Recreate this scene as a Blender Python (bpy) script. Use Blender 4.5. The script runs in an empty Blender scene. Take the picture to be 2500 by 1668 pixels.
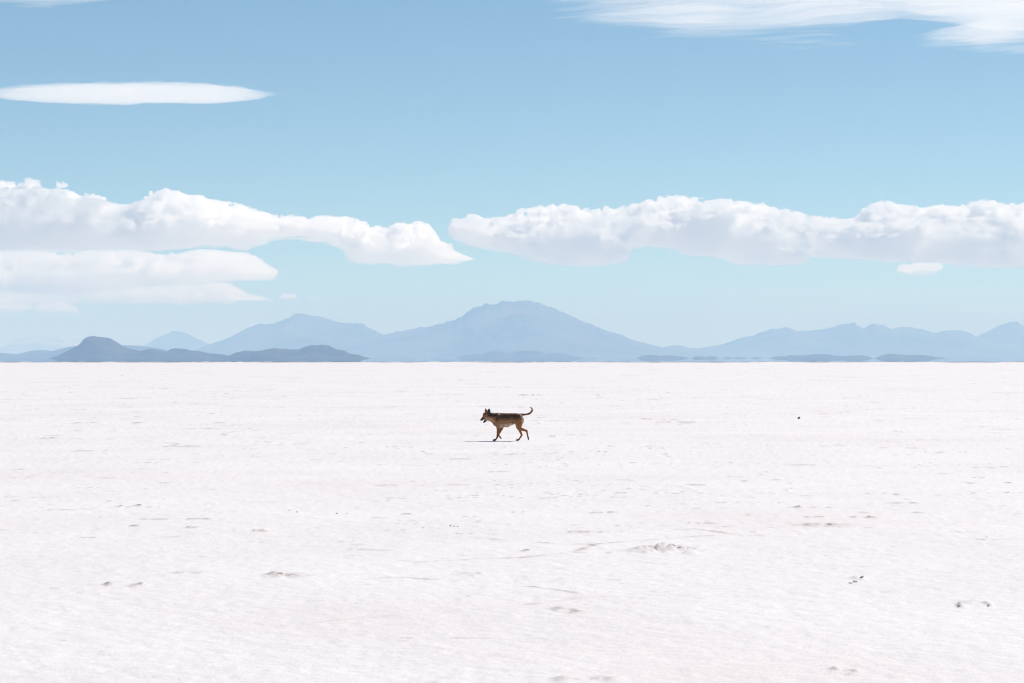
import bpy, math, random
import numpy as np
from mathutils import Vector

# ------------------------------------------------------------------ camera, sky, sun, exposure
C = bpy.context.scene
COL = C.collection
HC = 1.73                      # eye height of the photographer
LENS = 85.0
FPX = LENS / 36.0 * 2500.0     # focal length in pixels of the full size photograph
YH = 874.5                     # row of the true horizon
cam_d = bpy.data.cameras.new("camera")
cam = bpy.data.objects.new("camera", cam_d)
COL.objects.link(cam)
cam.location = (0, 0, HC)
cam.rotation_euler = (math.radians(90) + math.atan((YH - 834) / FPX), 0, 0)
cam_d.lens = LENS
cam_d.sensor_width = 36
cam_d.clip_start = 0.1
cam_d.clip_end = 400000
cam_d.dof.use_dof = True
cam_d.dof.focus_distance = 50.7
cam_d.dof.aperture_fstop = 9.0
C.camera = cam

SUN_ELEV = math.radians(49)
SUN_AZ = math.radians(50)      # clockwise from +Y (straight ahead) towards +X
sun_dir = Vector((math.sin(SUN_AZ) * math.cos(SUN_ELEV), math.cos(SUN_AZ) * math.cos(SUN_ELEV), math.sin(SUN_ELEV)))
W = bpy.data.worlds.new("World")
C.world = W
W.use_nodes = True
nt = W.node_tree
sky = nt.nodes.new("ShaderNodeTexSky")
sky.sky_type = 'NISHITA'
sky.sun_disc = False
sky.sun_elevation = SUN_ELEV
sky.sun_rotation = SUN_AZ
sky.altitude = 3600
sky.air_density = 1.0
sky.dust_density = 0.6
sky.ozone_density = 1.0
bg = nt.nodes["Background"]
bg.inputs[1].default_value = 0.098
wb = nt.nodes.new("ShaderNodeMix")          # camera white balance of the sky
wb.data_type = 'RGBA'; wb.blend_type = 'MULTIPLY'
wb.inputs[0].default_value = 1.0
wb.inputs[7].default_value = (0.85, 1.015, 0.985, 1)
nt.links.new(sky.outputs[0], wb.inputs[6])
nt.links.new(wb.outputs[2], bg.inputs[0])
W.cycles.sampling_method = 'MANUAL'
W.cycles.sample_map_resolution = 512

sl = bpy.data.lights.new("sun", 'SUN')
sl.energy = 4.7
sl.angle = math.radians(0.5)
sl.color = (1.0, 0.935, 0.87)
so = bpy.data.objects.new("sun", sl)
COL.objects.link(so)
so.rotation_euler = sun_dir.to_track_quat('Z', 'Y').to_euler()

C.view_settings.view_transform = 'Standard'
C.view_settings.look = 'None'
C.view_settings.gamma = 1
C.view_settings.use_curve_mapping = False
C.view_settings.exposure = 0.0
C.render.engine = 'CYCLES'
cy = C.cycles
cy.max_bounces = 200
cy.volume_bounces = 160
cy.diffuse_bounces = 3
cy.glossy_bounces = 3
cy.transparent_max_bounces = 32
cy.use_denoising = True
cy.sample_clamp_indirect = 6
cy.filter_width = 1.15
cy.caustics_reflective = False
cy.caustics_refractive = False


# ------------------------------------------------------------------ helpers
def tag(o, label=None, cat=None, group=None, kind=None):
    if label: o['label'] = label
    if cat: o['category'] = cat
    if group: o['group'] = group
    if kind: o['kind'] = kind
    return o


def link_mesh(name, verts, faces, mat, parent=None, smooth=True):
    me = bpy.data.meshes.new(name)
    verts = np.asarray(verts, dtype=np.float32)
    faces = np.asarray(faces, dtype=np.int32)
    k = faces.shape[1]
    me.vertices.add(len(verts))
    me.vertices.foreach_set("co", verts.ravel())
    me.loops.add(faces.size)
    me.loops.foreach_set("vertex_index", faces.ravel())
    me.polygons.add(len(faces))
    me.polygons.foreach_set("loop_start", np.arange(0, faces.size, k, dtype=np.int32))
    me.polygons.foreach_set("loop_total", np.full(len(faces), k, dtype=np.int32))
    me.update(calc_edges=True)
    me.validate()
    if smooth:
        me.polygons.foreach_set("use_smooth", np.ones(len(me.polygons), dtype=bool))
    if mat: me.materials.append(mat)
    o = bpy.data.objects.new(name, me)
    COL.objects.link(o)
    if parent: o.parent = parent
    return o


def empty(name, loc, rz=0):
    o = bpy.data.objects.new(name, None)
    COL.objects.link(o)
    o.location = loc
    o.rotation_euler = (0, 0, rz)
    return o


def px_at(x, y, Y):
    """point on the line of sight through photo pixel (x, y) at distance Y ahead"""
    return ((x - 1250) / FPX * Y, Y, HC + (YH - y) / FPX * Y)


def px_ground(x, y):
    Y = HC * FPX / (y - YH)
    return ((x - 1250) / FPX * Y, Y)


def surface_nets(F, origin, vox):
    """mesh of the F=0 surface, F>0 inside; origin/vox in metres"""
    nx, ny, nz = F.shape
    ins = F > 0
    cnt = np.zeros((nx - 1, ny - 1, nz - 1), dtype=np.int8)
    for dx in (0, 1):
        for dy in (0, 1):
            for dz in (0, 1):
                cnt += ins[dx:nx - 1 + dx, dy:ny - 1 + dy, dz:nz - 1 + dz]
    act = (cnt > 0) & (cnt < 8)
    ci = np.argwhere(act)
    idx = np.full(act.shape, -1, dtype=np.int32)
    idx[act] = np.arange(len(ci))
    acc = np.zeros((len(ci), 3), dtype=np.float32)
    n = np.zeros(len(ci), dtype=np.float32)
    cs = [(0, 0, 0), (1, 0, 0), (0, 1, 0), (1, 1, 0), (0, 0, 1), (1, 0, 1), (0, 1, 1), (1, 1, 1)]
    val = [F[ci[:, 0] + c[0], ci[:, 1] + c[1], ci[:, 2] + c[2]] for c in cs]
    for a in range(8):
        for ax in range(3):
            if cs[a][ax] == 0:
                c2 = list(cs[a]); c2[ax] = 1
                b = cs.index(tuple(c2))
                va, vb = val[a], val[b]
                m = (va > 0) != (vb > 0)
                t = np.where(m, va / np.where(m, va - vb, 1), 0)
                p = np.array(cs[a], dtype=np.float32)[None, :] * np.ones((len(ci), 1), dtype=np.float32)
                p[:, ax] += t
                acc += p * m[:, None]
                n += m
    v = (ci + acc / n[:, None]) * np.asarray(vox) + np.asarray(origin)
    quads = []
    for ax in range(3):
        s0 = [slice(None)] * 3; s1 = [slice(None)] * 3
        s0[ax] = slice(0, -1); s1[ax] = slice(1, None)
        a, b = ins[tuple(s0)], ins[tuple(s1)]
        e = np.argwhere(a != b)
        o1, o2 = [k for k in range(3) if k != ax]
        ok = (e[:, o1] > 0) & (e[:, o2] > 0) & (e[:, o1] < F.shape[o1] - 1) & (e[:, o2] < F.shape[o2] - 1)
        e = e[ok]
        flip = ~a[tuple(e.T)]
        if ax == 1: flip = ~flip
        def cell(d1, d2):
            q = e.copy(); q[:, o1] -= d1; q[:, o2] -= d2
            return idx[tuple(q.T)]
        Q = np.stack([cell(1, 1), cell(0, 1), cell(0, 0), cell(1, 0)], axis=1)
        Q[flip] = Q[flip][:, ::-1]
        quads.append(Q)
    return v, np.concatenate(quads)


def gnoise(shape, vox, period, rng):
    """smooth noise in -1..1 on a regular grid; period may differ per axis"""
    per = np.broadcast_to(np.asarray(period, dtype=float), (len(shape),))
    vx = np.broadcast_to(np.asarray(vox, dtype=float), (len(shape),))
    ln = [int(math.ceil(shape[k] * vx[k] / per[k])) + 3 for k in range(len(shape))]
    A = rng.uniform(-1, 1, ln).astype(np.float32)
    for k in range(len(shape)):
        t = np.arange(shape[k]) * vx[k] / per[k] + rng.uniform(0, 1)
        i = t.astype(int); f = t - i
        f = (f * f * f * (f * (6 * f - 15) + 10)).astype(np.float32)
        sh = [1] * A.ndim; sh[k] = -1
        f = f.reshape(sh)
        A = np.take(A, i, axis=k) * (1 - f) + np.take(A, i + 1, axis=k) * f
    return A


_tab = {}
def pnoise2(x, y, seed):
    """value noise in -1..1 at arbitrary points"""
    if seed not in _tab:
        _tab[seed] = np.random.default_rng(seed).uniform(-1, 1, (256, 256)).astype(np.float32)
    T = _tab[seed]
    xi = np.floor(x).astype(np.int64); yi = np.floor(y).astype(np.int64)
    fx = (x - xi).astype(np.float32); fy = (y - yi).astype(np.float32)
    fx = fx * fx * (3 - 2 * fx); fy = fy * fy * (3 - 2 * fy)
    a = T[xi & 255, yi & 255]; b = T[(xi + 1) & 255, yi & 255]
    c = T[xi & 255, (yi + 1) & 255]; d = T[(xi + 1) & 255, (yi + 1) & 255]
    return (a * (1 - fx) + b * fx) * (1 - fy) + (c * (1 - fx) + d * fx) * fy


def sstep(a, b, x):
    t = np.clip((x - a) / (b - a), 0, 1)
    return t * t * (3 - 2 * t)


class Mat:
    def __init__(s, name):
        s.m = bpy.data.materials.new(name)
        s.m.use_nodes = True
        s.t = s.m.node_tree
        s.b = s.t.nodes["Principled BSDF"]
        s.out = s.t.nodes["Material Output"]

    def n(s, kind, **kw):
        nd = s.t.nodes.new(kind)
        for k, v in kw.items():
            if k.startswith('i_'):
                nd.inputs[k[2:].replace('_', ' ')].default_value = v
            else:
                setattr(nd, k, v)
        return nd

    def l(s, a, b):
        s.t.links.new(a, b)

    def ramp(s, src, stops, interp='LINEAR'):
        r = s.n("ShaderNodeValToRGB")
        r.color_ramp.interpolation = interp
        els = r.color_ramp.elements
        while len(els) < len(stops): els.new(0.5)
        for e, (p, c) in zip(els, stops):
            e.position = p
            e.color = (c, c, c, 1) if isinstance(c, (int, float)) else (*c, 1)
        s.l(src, r.inputs[0])
        return r.outputs[0]

    def mix(s, fac, a, b, blend='MIX'):
        x = s.n("ShaderNodeMix", data_type='RGBA', blend_type=blend)
        for sock, v in ((x.inputs[0], fac), (x.inputs[6], a), (x.inputs[7], b)):
            if hasattr(v, 'is_output'): s.l(v, sock)
            elif isinstance(v, (int, float)): sock.default_value = v
            else: sock.default_value = (*v, 1)
        return x.outputs[2]


def plain(name, col, rough=0.8, noise=0.15, scale=8.0):
    m = Mat(name)
    tc = m.n("ShaderNodeTexCoord")
    nz = m.n("ShaderNodeTexNoise"); nz.inputs['Scale'].default_value = scale
    nz.inputs['Detail'].default_value = 5
    m.l(tc.outputs['Object'], nz.inputs['Vector'])
    c = m.mix(m.ramp(nz.outputs[0], [(0.3, 0.0), (0.7, 1.0)]), [v * (1 - noise) for v in col], [min(1, v * (1 + noise)) for v in col])
    m.l(c, m.b.inputs['Base Color'])
    m.b.inputs['Roughness'].default_value = rough
    return m.m


def volume_mat(name, color, density, aniso=0.0, absorb=(1, 1, 1)):  # colour is the scattering share
    m = Mat(name)
    m.t.nodes.remove(m.b)
    v = m.n("ShaderNodeVolumePrincipled")
    v.inputs['Color'].default_value = (*color, 1)
    v.inputs['Density'].default_value = density
    v.inputs['Anisotropy'].default_value = aniso
    v.inputs['Absorption Color'].default_value = (*absorb, 1)
    m.l(v.outputs[0], m.out.inputs['Volume'])
    return m.m


# ------------------------------------------------------------------ salt flat
def salt_material():
    m = Mat("salt_crust")
    geo = m.n("ShaderNodeNewGeometry")
    P = geo.outputs['Position']

    def noise(scale, detail, rough=0.55, vec=P):
        nz = m.n("ShaderNodeTexNoise")
        nz.inputs['Scale'].default_value = scale
        nz.inputs['Detail'].default_value = detail
        nz.inputs['Roughness'].default_value = rough
        m.l(vec, nz.inputs['Vector'])
        return nz.outputs[0]
    base = m.mix(m.ramp(noise(0.35, 4), [(0.35, 0.0), (0.65, 1.0)]), (0.800, 0.768, 0.762), (0.842, 0.811, 0.806))
    # warm, dustier patches metres across
    base = m.mix(m.ramp(noise(0.11, 5), [(0.48, 0.0), (0.70, 0.6)]), base, (0.76, 0.70, 0.675))
    # coarse grains of the crust
    g = m.ramp(noise(45.0, 3, 0.75), [(0.30, 1.0), (0.50, 0.0)])
    f = m.n("ShaderNodeMath", operation='MULTIPLY'); m.l(g, f.inputs[0]); f.inputs[1].default_value = 0.5
    base = m.mix(f.outputs[0], base, (0.54, 0.49, 0.475))
    gl = m.ramp(noise(30.0, 2, 0.5), [(0.66, 0.0), (0.74, 1.0)])
    base = m.mix(gl, base, (0.93, 0.92, 0.91))
    # scattered specks of brown dust
    sp = m.ramp(noise(7.0, 4, 0.65), [(0.69, 0.0), (0.76, 1.0)])
    pa = m.ramp(noise(0.6, 3), [(0.45, 0.0), (0.62, 1.0)])
    f2 = m.n("ShaderNodeMath", operation='MULTIPLY'); m.l(sp, f2.inputs[0]); m.l(pa, f2.inputs[1])
    base = m.mix(f2.outputs[0], base, (0.50, 0.37, 0.31))
    # dirt caught on the pressure ridges (attribute of the mesh)
    at = m.n("ShaderNodeAttribute", attribute_name="dirt")
    br = m.ramp(noise(26.0, 3, 0.6), [(0.38, 0.45), (0.58, 1.0)])
    f3 = m.n("ShaderNodeMath", operation='MULTIPLY'); m.l(at.outputs['Fac'], f3.inputs[0]); m.l(br, f3.inputs[1])
    base = m.mix(f3.outputs[0], base, (0.24, 0.155, 0.12))
    deep = m.ramp(at.outputs['Fac'], [(0.80, 0.0), (1.0, 0.9)])
    base = m.mix(deep, base, (0.05, 0.042, 0.042))
    m.l(base, m.b.inputs['Base Color'])
    m.b.inputs['Roughness'].default_value = 0.75
    m.b.inputs['Specular IOR Level'].default_value = 0.25
    b1 = m.n("ShaderNodeBump"); b1.inputs['Strength'].default_value = 0.65; b1.inputs['Distance'].default_value = 0.012
    m.l(noise(22.0, 5, 0.7), b1.inputs['Height'])
    m.l(b1.outputs[0], m.b.inputs['Normal'])
    return m.m


HF1024 = HC * FPX / 2500 * 1024
def build_ground():
    fine = np.arange(-860, 861, 1.0) / (FPX * 1024 / 2500)
    a = np.arctan(fine)
    amax = a[-1]
    side = np.linspace(amax, math.pi, 48)[1:] ** 1.0
    ang = np.concatenate([-side[::-1], a, side])          # first and last meet behind the camera
    rows = np.arange(500, 3.2, -0.55)
    dist = np.concatenate([[0.6, 1.5, 3, 5, 7], HF1024 / rows, [1450, 1700, 2300, 3500, 6000, 12000, 25000, 50000, 110000]])
    A, D = np.meshgrid(ang, dist)
    X = D * np.sin(A); Y = D * np.cos(A)
    lim = sstep(2500, 900, D) * sstep(1.0, 6.0, D) * (np.abs(A) < amax * 1.02)
    # broad swells, crust, and pressure ridges
    Z = 0.008 * pnoise2(X / 5.1, Y / 5.7, 11) + 0.004 * pnoise2(X / 1.7 + 9, Y / 1.9, 12)
    Z += 0.0028 * pnoise2(X / 0.45, Y / 0.5, 13) + 0.0036 * pnoise2(X / 0.17, Y / 0.19, 14) + 0.0032 * pnoise2(X / 0.07, Y / 0.08, 15)
    # voronoi polygons: ridge along the cell borders, only here and there
    def ridges(cell, seed):
        T = np.random.default_rng(seed).uniform(0.1, 0.9, (64, 64, 2))
        wx = X + 0.25 * cell * pnoise2(X / cell * 1.3, Y / cell * 1.3, seed + 1)
        wy = Y + 0.25 * cell * pnoise2(X / cell * 1.3 + 31, Y / cell * 1.3, seed + 2)
        gx = np.floor(wx / cell).astype(int); gy = np.floor(wy / cell).astype(int)
        f1 = np.full(X.shape, 9.0); f2 = np.full(X.shape, 9.0)
        for i in (-1, 0, 1):
            for j in (-1, 0, 1):
                t = T[(gx + i) & 63, (gy + j) & 63]
                d = np.hypot((gx + i + t[..., 0]) - wx / cell, (gy + j + t[..., 1]) - wy / cell)
                f2 = np.where(d < f1, f1, np.minimum(f2, d))
                f1 = np.minimum(f1, d)
        return (f2 - f1) * cell                                 # about metres to a border
    dirt = np.zeros_like(Z)
    for cell, seed, w, hgt in ((2.6, 70, 0.07, 0.020), (6.5, 80, 0.11, 0.024)):
        e = ridges(cell, seed)
        r = np.exp(-(e / w) ** 2)
        k = sstep(0.45, 0.95, pnoise2(X / (cell * 1.2), Y / (cell * 1.2), seed + 5) + 0.35 * pnoise2(X / 0.8, Y / 0.8, seed + 6))
        br = 0.45 + 0.55 * pnoise2(X / 0.16, Y / 0.16, seed + 7)
        Z += hgt * r * k * np.clip(br, 0, 1) * (0.25 + 0.75 * sstep(18, 34, D))
        dirt = np.maximum(dirt, r * k * sstep(0.35, 0.95, br + 0.3 * pnoise2(X / 2.2, Y / 2.2, seed + 8)) * 0.8)
    # blisters of crust seen in the foreground (photo pixel, half width m, height m, dirt)
    for (px, py, w, h, dd) in ((1640, 1338, .22, .036, .45), (1600, 1341, .20, .022, .5), (1560, 1345, .16, .015, .2), (1680, 1350, .12, .02, 0),
                               (1150, 1399, .12, .020, .3), (700, 1404, .16, .018, .6), (665, 1402, .06, .018, .8), (265, 1427, .04, .018, .9),
                               (335, 1429, .06, .018, .7), (440, 1397, .06, .012, .4), (485, 1397, .06, .012, .4), (1405, 1488, .055, .015, .7),
                               (1365, 1483, .05, .012, .5), (2340, 1476, .022, .030, .7), (2412, 1475, .022, .028, .5), (2375, 1470, .07, .018, .1),
                               (2075, 1638, .045, .02, .6), (2040, 1634, .03, .015, .4), (1370, 1659, .05, .014, .3), (1490, 1657, .06, .014, .3),
                               (2094, 1413, .05, .032, .0), (1283, 1344, .05, .015, .6), (470, 1288, .06, .012, .8), (630, 1295, .05, .01, .6),
                               (298, 1238, .08, .018, 1.0), (337, 1236, .06, .012, .8), (1945, 1241, .08, .015, .9), (2110, 1253, .05, .012, .6),
                               (2085, 1265, .05, .015, .6), (2130, 1266, .07, .012, .6), (2180, 1231, .06, .02, .5), (1415, 1298, .12, .01, .8),
                               (1990, 1283, .2, .010, .55), (2030, 1283, .2, .010, .55), (1776, 1286, .08, .012, .5), (1733, 1279, .08, .012, .5)):
        cx, cyy = px_ground(px, py)
        wy = max(w * 1.3, 0.12)
        q = ((X - cx) / w) ** 2 + ((Y - cyy) / wy) ** 2
        near = q < 9
        g = np.exp(-q) * near
        lump = 0.6 + 0.9 * pnoise2(X / 0.06, Y / 0.09, 33) * near
        Z += h * g * np.clip(lump, 0.05, 1.6)
        dirt = np.maximum(dirt, dd * g * sstep(0.0, 0.6, lump))
    # thin scraps of dark dust, denser in bands
    sc = pnoise2(X / 0.11, Y / 0.13, 91) + 0.45 * pnoise2(X / 0.035, Y / 0.05, 92)
    bands = pnoise2(X / 4.0, Y / 3.0, 93) + 0.5 * pnoise2(X / 0.8, Y / 0.6, 94)
    dirt = np.maximum(dirt, sstep(1.05, 1.5, sc + 0.42 * bands) * 0.6 * sstep(420, 60, D) * (0.25 + 0.75 * sstep(15, 32, D)))
    # low broken crust edges with dust in them: chains running more or less across the view
    RT = lambda x0, x1, y, k: (1250 + x0 / 1.8712, 1250 + x1 / 1.8712, 830 + y / 1.8712, k)
    LT = lambda x0, x1, y, k: (x0 / 1.8712, x1 / 1.8712, 830 + y / 1.8712, k)
    chains = [RT(240, 500, 877, .75), RT(300, 430, 877, .9), RT(1290, 1530, 848, .9), RT(1260, 1440, 812, .7), RT(1560, 1670, 815, 1.0), RT(1290, 1480, 769, .6), RT(1290, 1320, 769, 1.0),
              RT(1740, 1870, 749, .8), RT(430, 560, 721, .6), RT(470, 530, 701, .7), RT(350, 520, 790, .6), RT(800, 910, 838, .6), RT(972, 1002, 853, .9), RT(790, 890, 661, .8),
              RT(1620, 1870, 495, .5), RT(620, 700, 497, .7), RT(330, 440, 512, .7), RT(160, 210, 441, .8), RT(820, 880, 772, .6), RT(2100, 2160, 628, .7), RT(2255, 2285, 654, .9),
              RT(30, 140, 252, .8), RT(390, 402, 252, 1.0), RT(200, 470, 968, .5), RT(0, 90, 960, .8), RT(0, 60, 787, .8), RT(1600, 1720, 702, .6), RT(1740, 1790, 707, .8), RT(585, 640, 361, .7),
              RT(650, 900, 376, .6), RT(1780, 1800, 403, .9), RT(760, 790, 695, .9), RT(1830, 1890, 792, .7), RT(185, 345, 1222, .5), RT(190, 420, 1548, .4), RT(1475, 1610, 1505, .45),
              LT(630, 980, 820, .6), LT(830, 900, 857, .95), LT(1050, 1220, 866, .5), LT(1155, 1230, 872, .8), LT(590, 650, 848, .7), LT(400, 520, 738, .6), LT(545, 580, 763, 1.3), LT(620, 650, 760, 1.1),
              LT(1820, 1970, 796, .6), LT(150, 210, 822, .7), LT(800, 850, 1063, .6), LT(885, 940, 1060, .7), LT(1235, 1400, 1073, .7), LT(1250, 1330, 1072, 1.0), LT(390, 490, 1118, .4), LT(600, 660, 1118, .7),
              LT(1530, 1800, 957, .45), LT(600, 670, 379, .8), LT(160, 270, 450, .8), LT(330, 440, 380, .6), LT(1165, 1200, 553, .8), LT(1110, 1150, 285, .7), LT(980, 1030, 378, .6), LT(480, 490, 310, .9)]
    rr = random.Random(12)
    for _ in range(620):
        yy = 889 + 560 * rr.random() ** 1.7
        ln = rr.uniform(12, 110) * (0.5 + 0.5 * rr.random()) * (0.7 + 0.3 * min(1, (yy - 885) / 120))
        xx = rr.uniform(-60, 2560)
        chains.append((xx, xx + ln, yy, rr.uniform(0.3, 0.95) ** 1.5 * 0.50 * (1.0 if yy < 1330 else 0.5) * (0.45 + 0.55 * min(1, max(0, (yy - 900) / 130)))))
    dd = dist[:, None]
    c0 = int(np.argmin(np.abs(ang + amax))); nf = len(a)
    for (x0, x1, yy, k) in chains:
        d0 = HC * FPX / (yy - YH)
        ia = c0 + int((x0 - 1250) * 1024 / 2500 + nf / 2) - 1; ib = c0 + int((x1 - 1250) * 1024 / 2500 + nf / 2) + 2
        ia = max(ia, c0); ib = min(ib, c0 + nf)
        if ib - ia < 2: continue
        ra = np.searchsorted(dist, d0 * 0.97); rb = np.searchsorted(dist, d0 * 1.03) + 1
        xs_ = X[ra:rb, ia:ib]; ys_ = Y[ra:rb, ia:ib]
        row = d0 * d0 / (HF1024) * 0.55
        w = max(0.04, 0.95 * row)
        slope = rr.uniform(-0.35, 0.35)
        xm = (x0 + x1) / 2; xc = (xm - 1250) / FPX * d0
        hl = (x1 - x0) / 2 / FPX * d0
        y_line = d0 * math.cos(math.atan((xm - 1250) / FPX)) ** 0 + slope * (xs_ - xc) * 0.4 + 0.25 * row * pnoise2(xs_ / 0.3, xs_ * 0 + yy, 95)
        br = sstep(-0.45, 0.45, pnoise2(xs_ / max(0.05, hl * 0.22), xs_ * 0 + yy, 96) + 0.5 * pnoise2(xs_ / 0.05, xs_ * 0 + yy, 97))
        e = np.exp(-((ys_ - y_line) / w) ** 2) * sstep(1.05, 0.75, np.abs(xs_ - xc) / hl) * br
        dirt[ra:rb, ia:ib] = np.maximum(dirt[ra:rb, ia:ib], np.clip(k * 1.15 * e, 0, 1.0))
        Z[ra:rb, ia:ib] += 0.010 * k * e
    # faint old wheel track crossing far off
    ty = 178 + 0.22 * X
    for off in (0, 2.4):
        dirt = np.maximum(dirt, 0.07 * np.exp(-((Y - ty - off) / 0.8) ** 2))
    # smooth the crust where the dog stands
    flat = 1 - np.exp(-(((X + 0.2) / 0.9) ** 2 + ((Y - 50.7) / 0.8) ** 2))
    Z = Z * lim * (0.15 + 0.85 * flat)
    Z += 0.020 * (Y - 50.72) * np.exp(-(((X + 0.45) / 1.6) ** 2 + ((Y - 50.5) / 0.75) ** 4))  # added tilt towards the camera so the dog's shadow shows thicker
    dirt = dirt * lim * (0.2 + 0.8 * flat)
    nr, nc = X.shape
    V = np.stack([X, Y, Z], -1).reshape(-1, 3)
    I = np.arange(nr * nc).reshape(nr, nc)
    Fq = np.stack([I[:-1, :-1], I[:-1, 1:], I[1:, 1:], I[1:, :-1]], -1).reshape(-1, 4)
    o = link_mesh("ground", V, Fq, salt_material())
    me = o.data
    at = me.attributes.new("dirt", 'FLOAT', 'POINT')
    at.data.foreach_set("value", dirt.astype(np.float32).ravel())
    tag(o, "flat white salt crust reaching the horizon", None, None, 'structure')
    # centre patch under the camera closing the hole
    n = len(ang)
    return o


build_ground()


def build_mirage():
    """layer of hot air over the distant salt: a mirror seen at a grazing angle"""
    m = Mat("hot_air_mirror")
    m.t.nodes.remove(m.b)
    g = m.n("ShaderNodeBsdfGlossy")
    g.inputs['Color'].default_value = (0.97, 0.98, 1.0, 1)
    g.inputs['Roughness'].default_value = 0.0
    d = m.n("ShaderNodeBsdfDiffuse")
    d.inputs['Color'].default_value = (0.75, 0.73, 0.71, 1)
    # warm air mirrors only at the shallowest angles; seen steeper, the salt below shows
    geo = m.n("ShaderNodeNewGeometry")
    dot = m.n("ShaderNodeVectorMath", operation='DOT_PRODUCT')
    m.l(geo.outputs['Incoming'], dot.inputs[0])
    dot.inputs[1].default_value = (0, 0, 1)
    lt = m.n("ShaderNodeMath", operation='LESS_THAN')
    m.l(dot.outputs['Value'], lt.inputs[0])
    lt.inputs[1].default_value = 0.0035
    mx = m.n("ShaderNodeMixShader")
    m.l(lt.outputs[0], mx.inputs[0]); m.l(d.outputs[0], mx.inputs[1]); m.l(g.outputs[0], mx.inputs[2])
    m.l(mx.outputs[0], m.out.inputs['Surface'])
    ang = np.concatenate([np.linspace(-0.9, -0.26, 40), np.linspace(-0.255, 0.255, 1600), np.linspace(0.26, 0.9, 40)])
    edge = 1135 + 105 * pnoise2(ang * 420, ang * 0, 5) + 60 * pnoise2(ang * 1100, ang * 0 + 3, 6) + 20 * pnoise2(ang * 60, ang * 0 + 3, 7)
    V = []
    for k, a in enumerate(ang):
        for d in (edge[k], 2500, 9000, 30000, 100000):
            V.append((d * math.sin(a), d * math.cos(a), 0.08))
    n = 5
    Fq = []
    for k in range(len(ang) - 1):
        for j in range(n - 1):
            a = k * n + j
            Fq.append((a, a + n, a + n + 1, a + 1))
    o = link_mesh("mirage_water", V, Fq, m.m, smooth=False)
    tag(o, "thin mirage band mirroring the hills along the horizon", None, None, 'structure')
    # short slivers of mirage just in front of the edge
    rng = random.Random(4)
    V = []; Fq = []
    for k in range(150):
        a = rng.uniform(-0.24, 0.24); d = rng.uniform(960, 1060); w = rng.uniform(1.0, 9.0); dp = rng.uniform(5, 16)
        cx, cyy = d * math.sin(a), d * math.cos(a)
        b = len(V)
        for t in range(8):
            th = t * math.pi / 4
            V.append((cx + w * math.cos(th), cyy + dp * math.sin(th), 0.08))
        Fq.append([b + t for t in range(8)])
    o2 = link_mesh("mirage_ripples", V, Fq, m.m, smooth=False)
    tag(o2, "thin broken slivers of mirage in front of the far edge of the salt", None, None, 'stuff')


build_mirage()


# ------------------------------------------------------------------ hills and mountains
def rock_material(name, lo, hi, scale):
    m = Mat(name)
    geo = m.n("ShaderNodeNewGeometry")
    nz = m.n("ShaderNodeTexNoise")
    nz.inputs['Scale'].default_value = scale
    nz.inputs['Detail'].default_value = 8
    nz.inputs['Roughness'].default_value = 0.65
    m.l(geo.outputs['Position'], nz.inputs['Vector'])
    c = m.mix(m.ramp(nz.outputs[0], [(0.35, 0.0), (0.68, 1.0)]), lo, hi)
    m.l(c, m.b.inputs['Base Color'])
    m.b.inputs['Roughness'].default_value = 0.95
    m.b.inputs['Specular IOR Level'].default_value = 0.1
    return m.m


R4 = lambda pts: [(x / 2.4737, 760 + y / 2.4737) for x, y in pts]
R5 = lambda pts: [(900 + x / 2.9375, 700 + y / 2.9375) for x, y in pts]
R6 = lambda pts: [(1500 + x / 2.35, 760 + y / 2.35) for x, y in pts]
M_near = rock_material("scrubby_hillside", (0.028, 0.028, 0.025), (0.125, 0.105, 0.085), 0.006)
M_mid = rock_material("dry_hillside", (0.06, 0.06, 0.052), (0.14, 0.12, 0.10), 0.002)
M_far = rock_material("bare_mountain_rock", (0.05, 0.062, 0.060), (0.20, 0.175, 0.15), 0.0011)
M_snow = rock_material("snow_streaked_rock", (0.10, 0.09, 0.085), (0.75, 0.75, 0.78), 0.0016)


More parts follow.
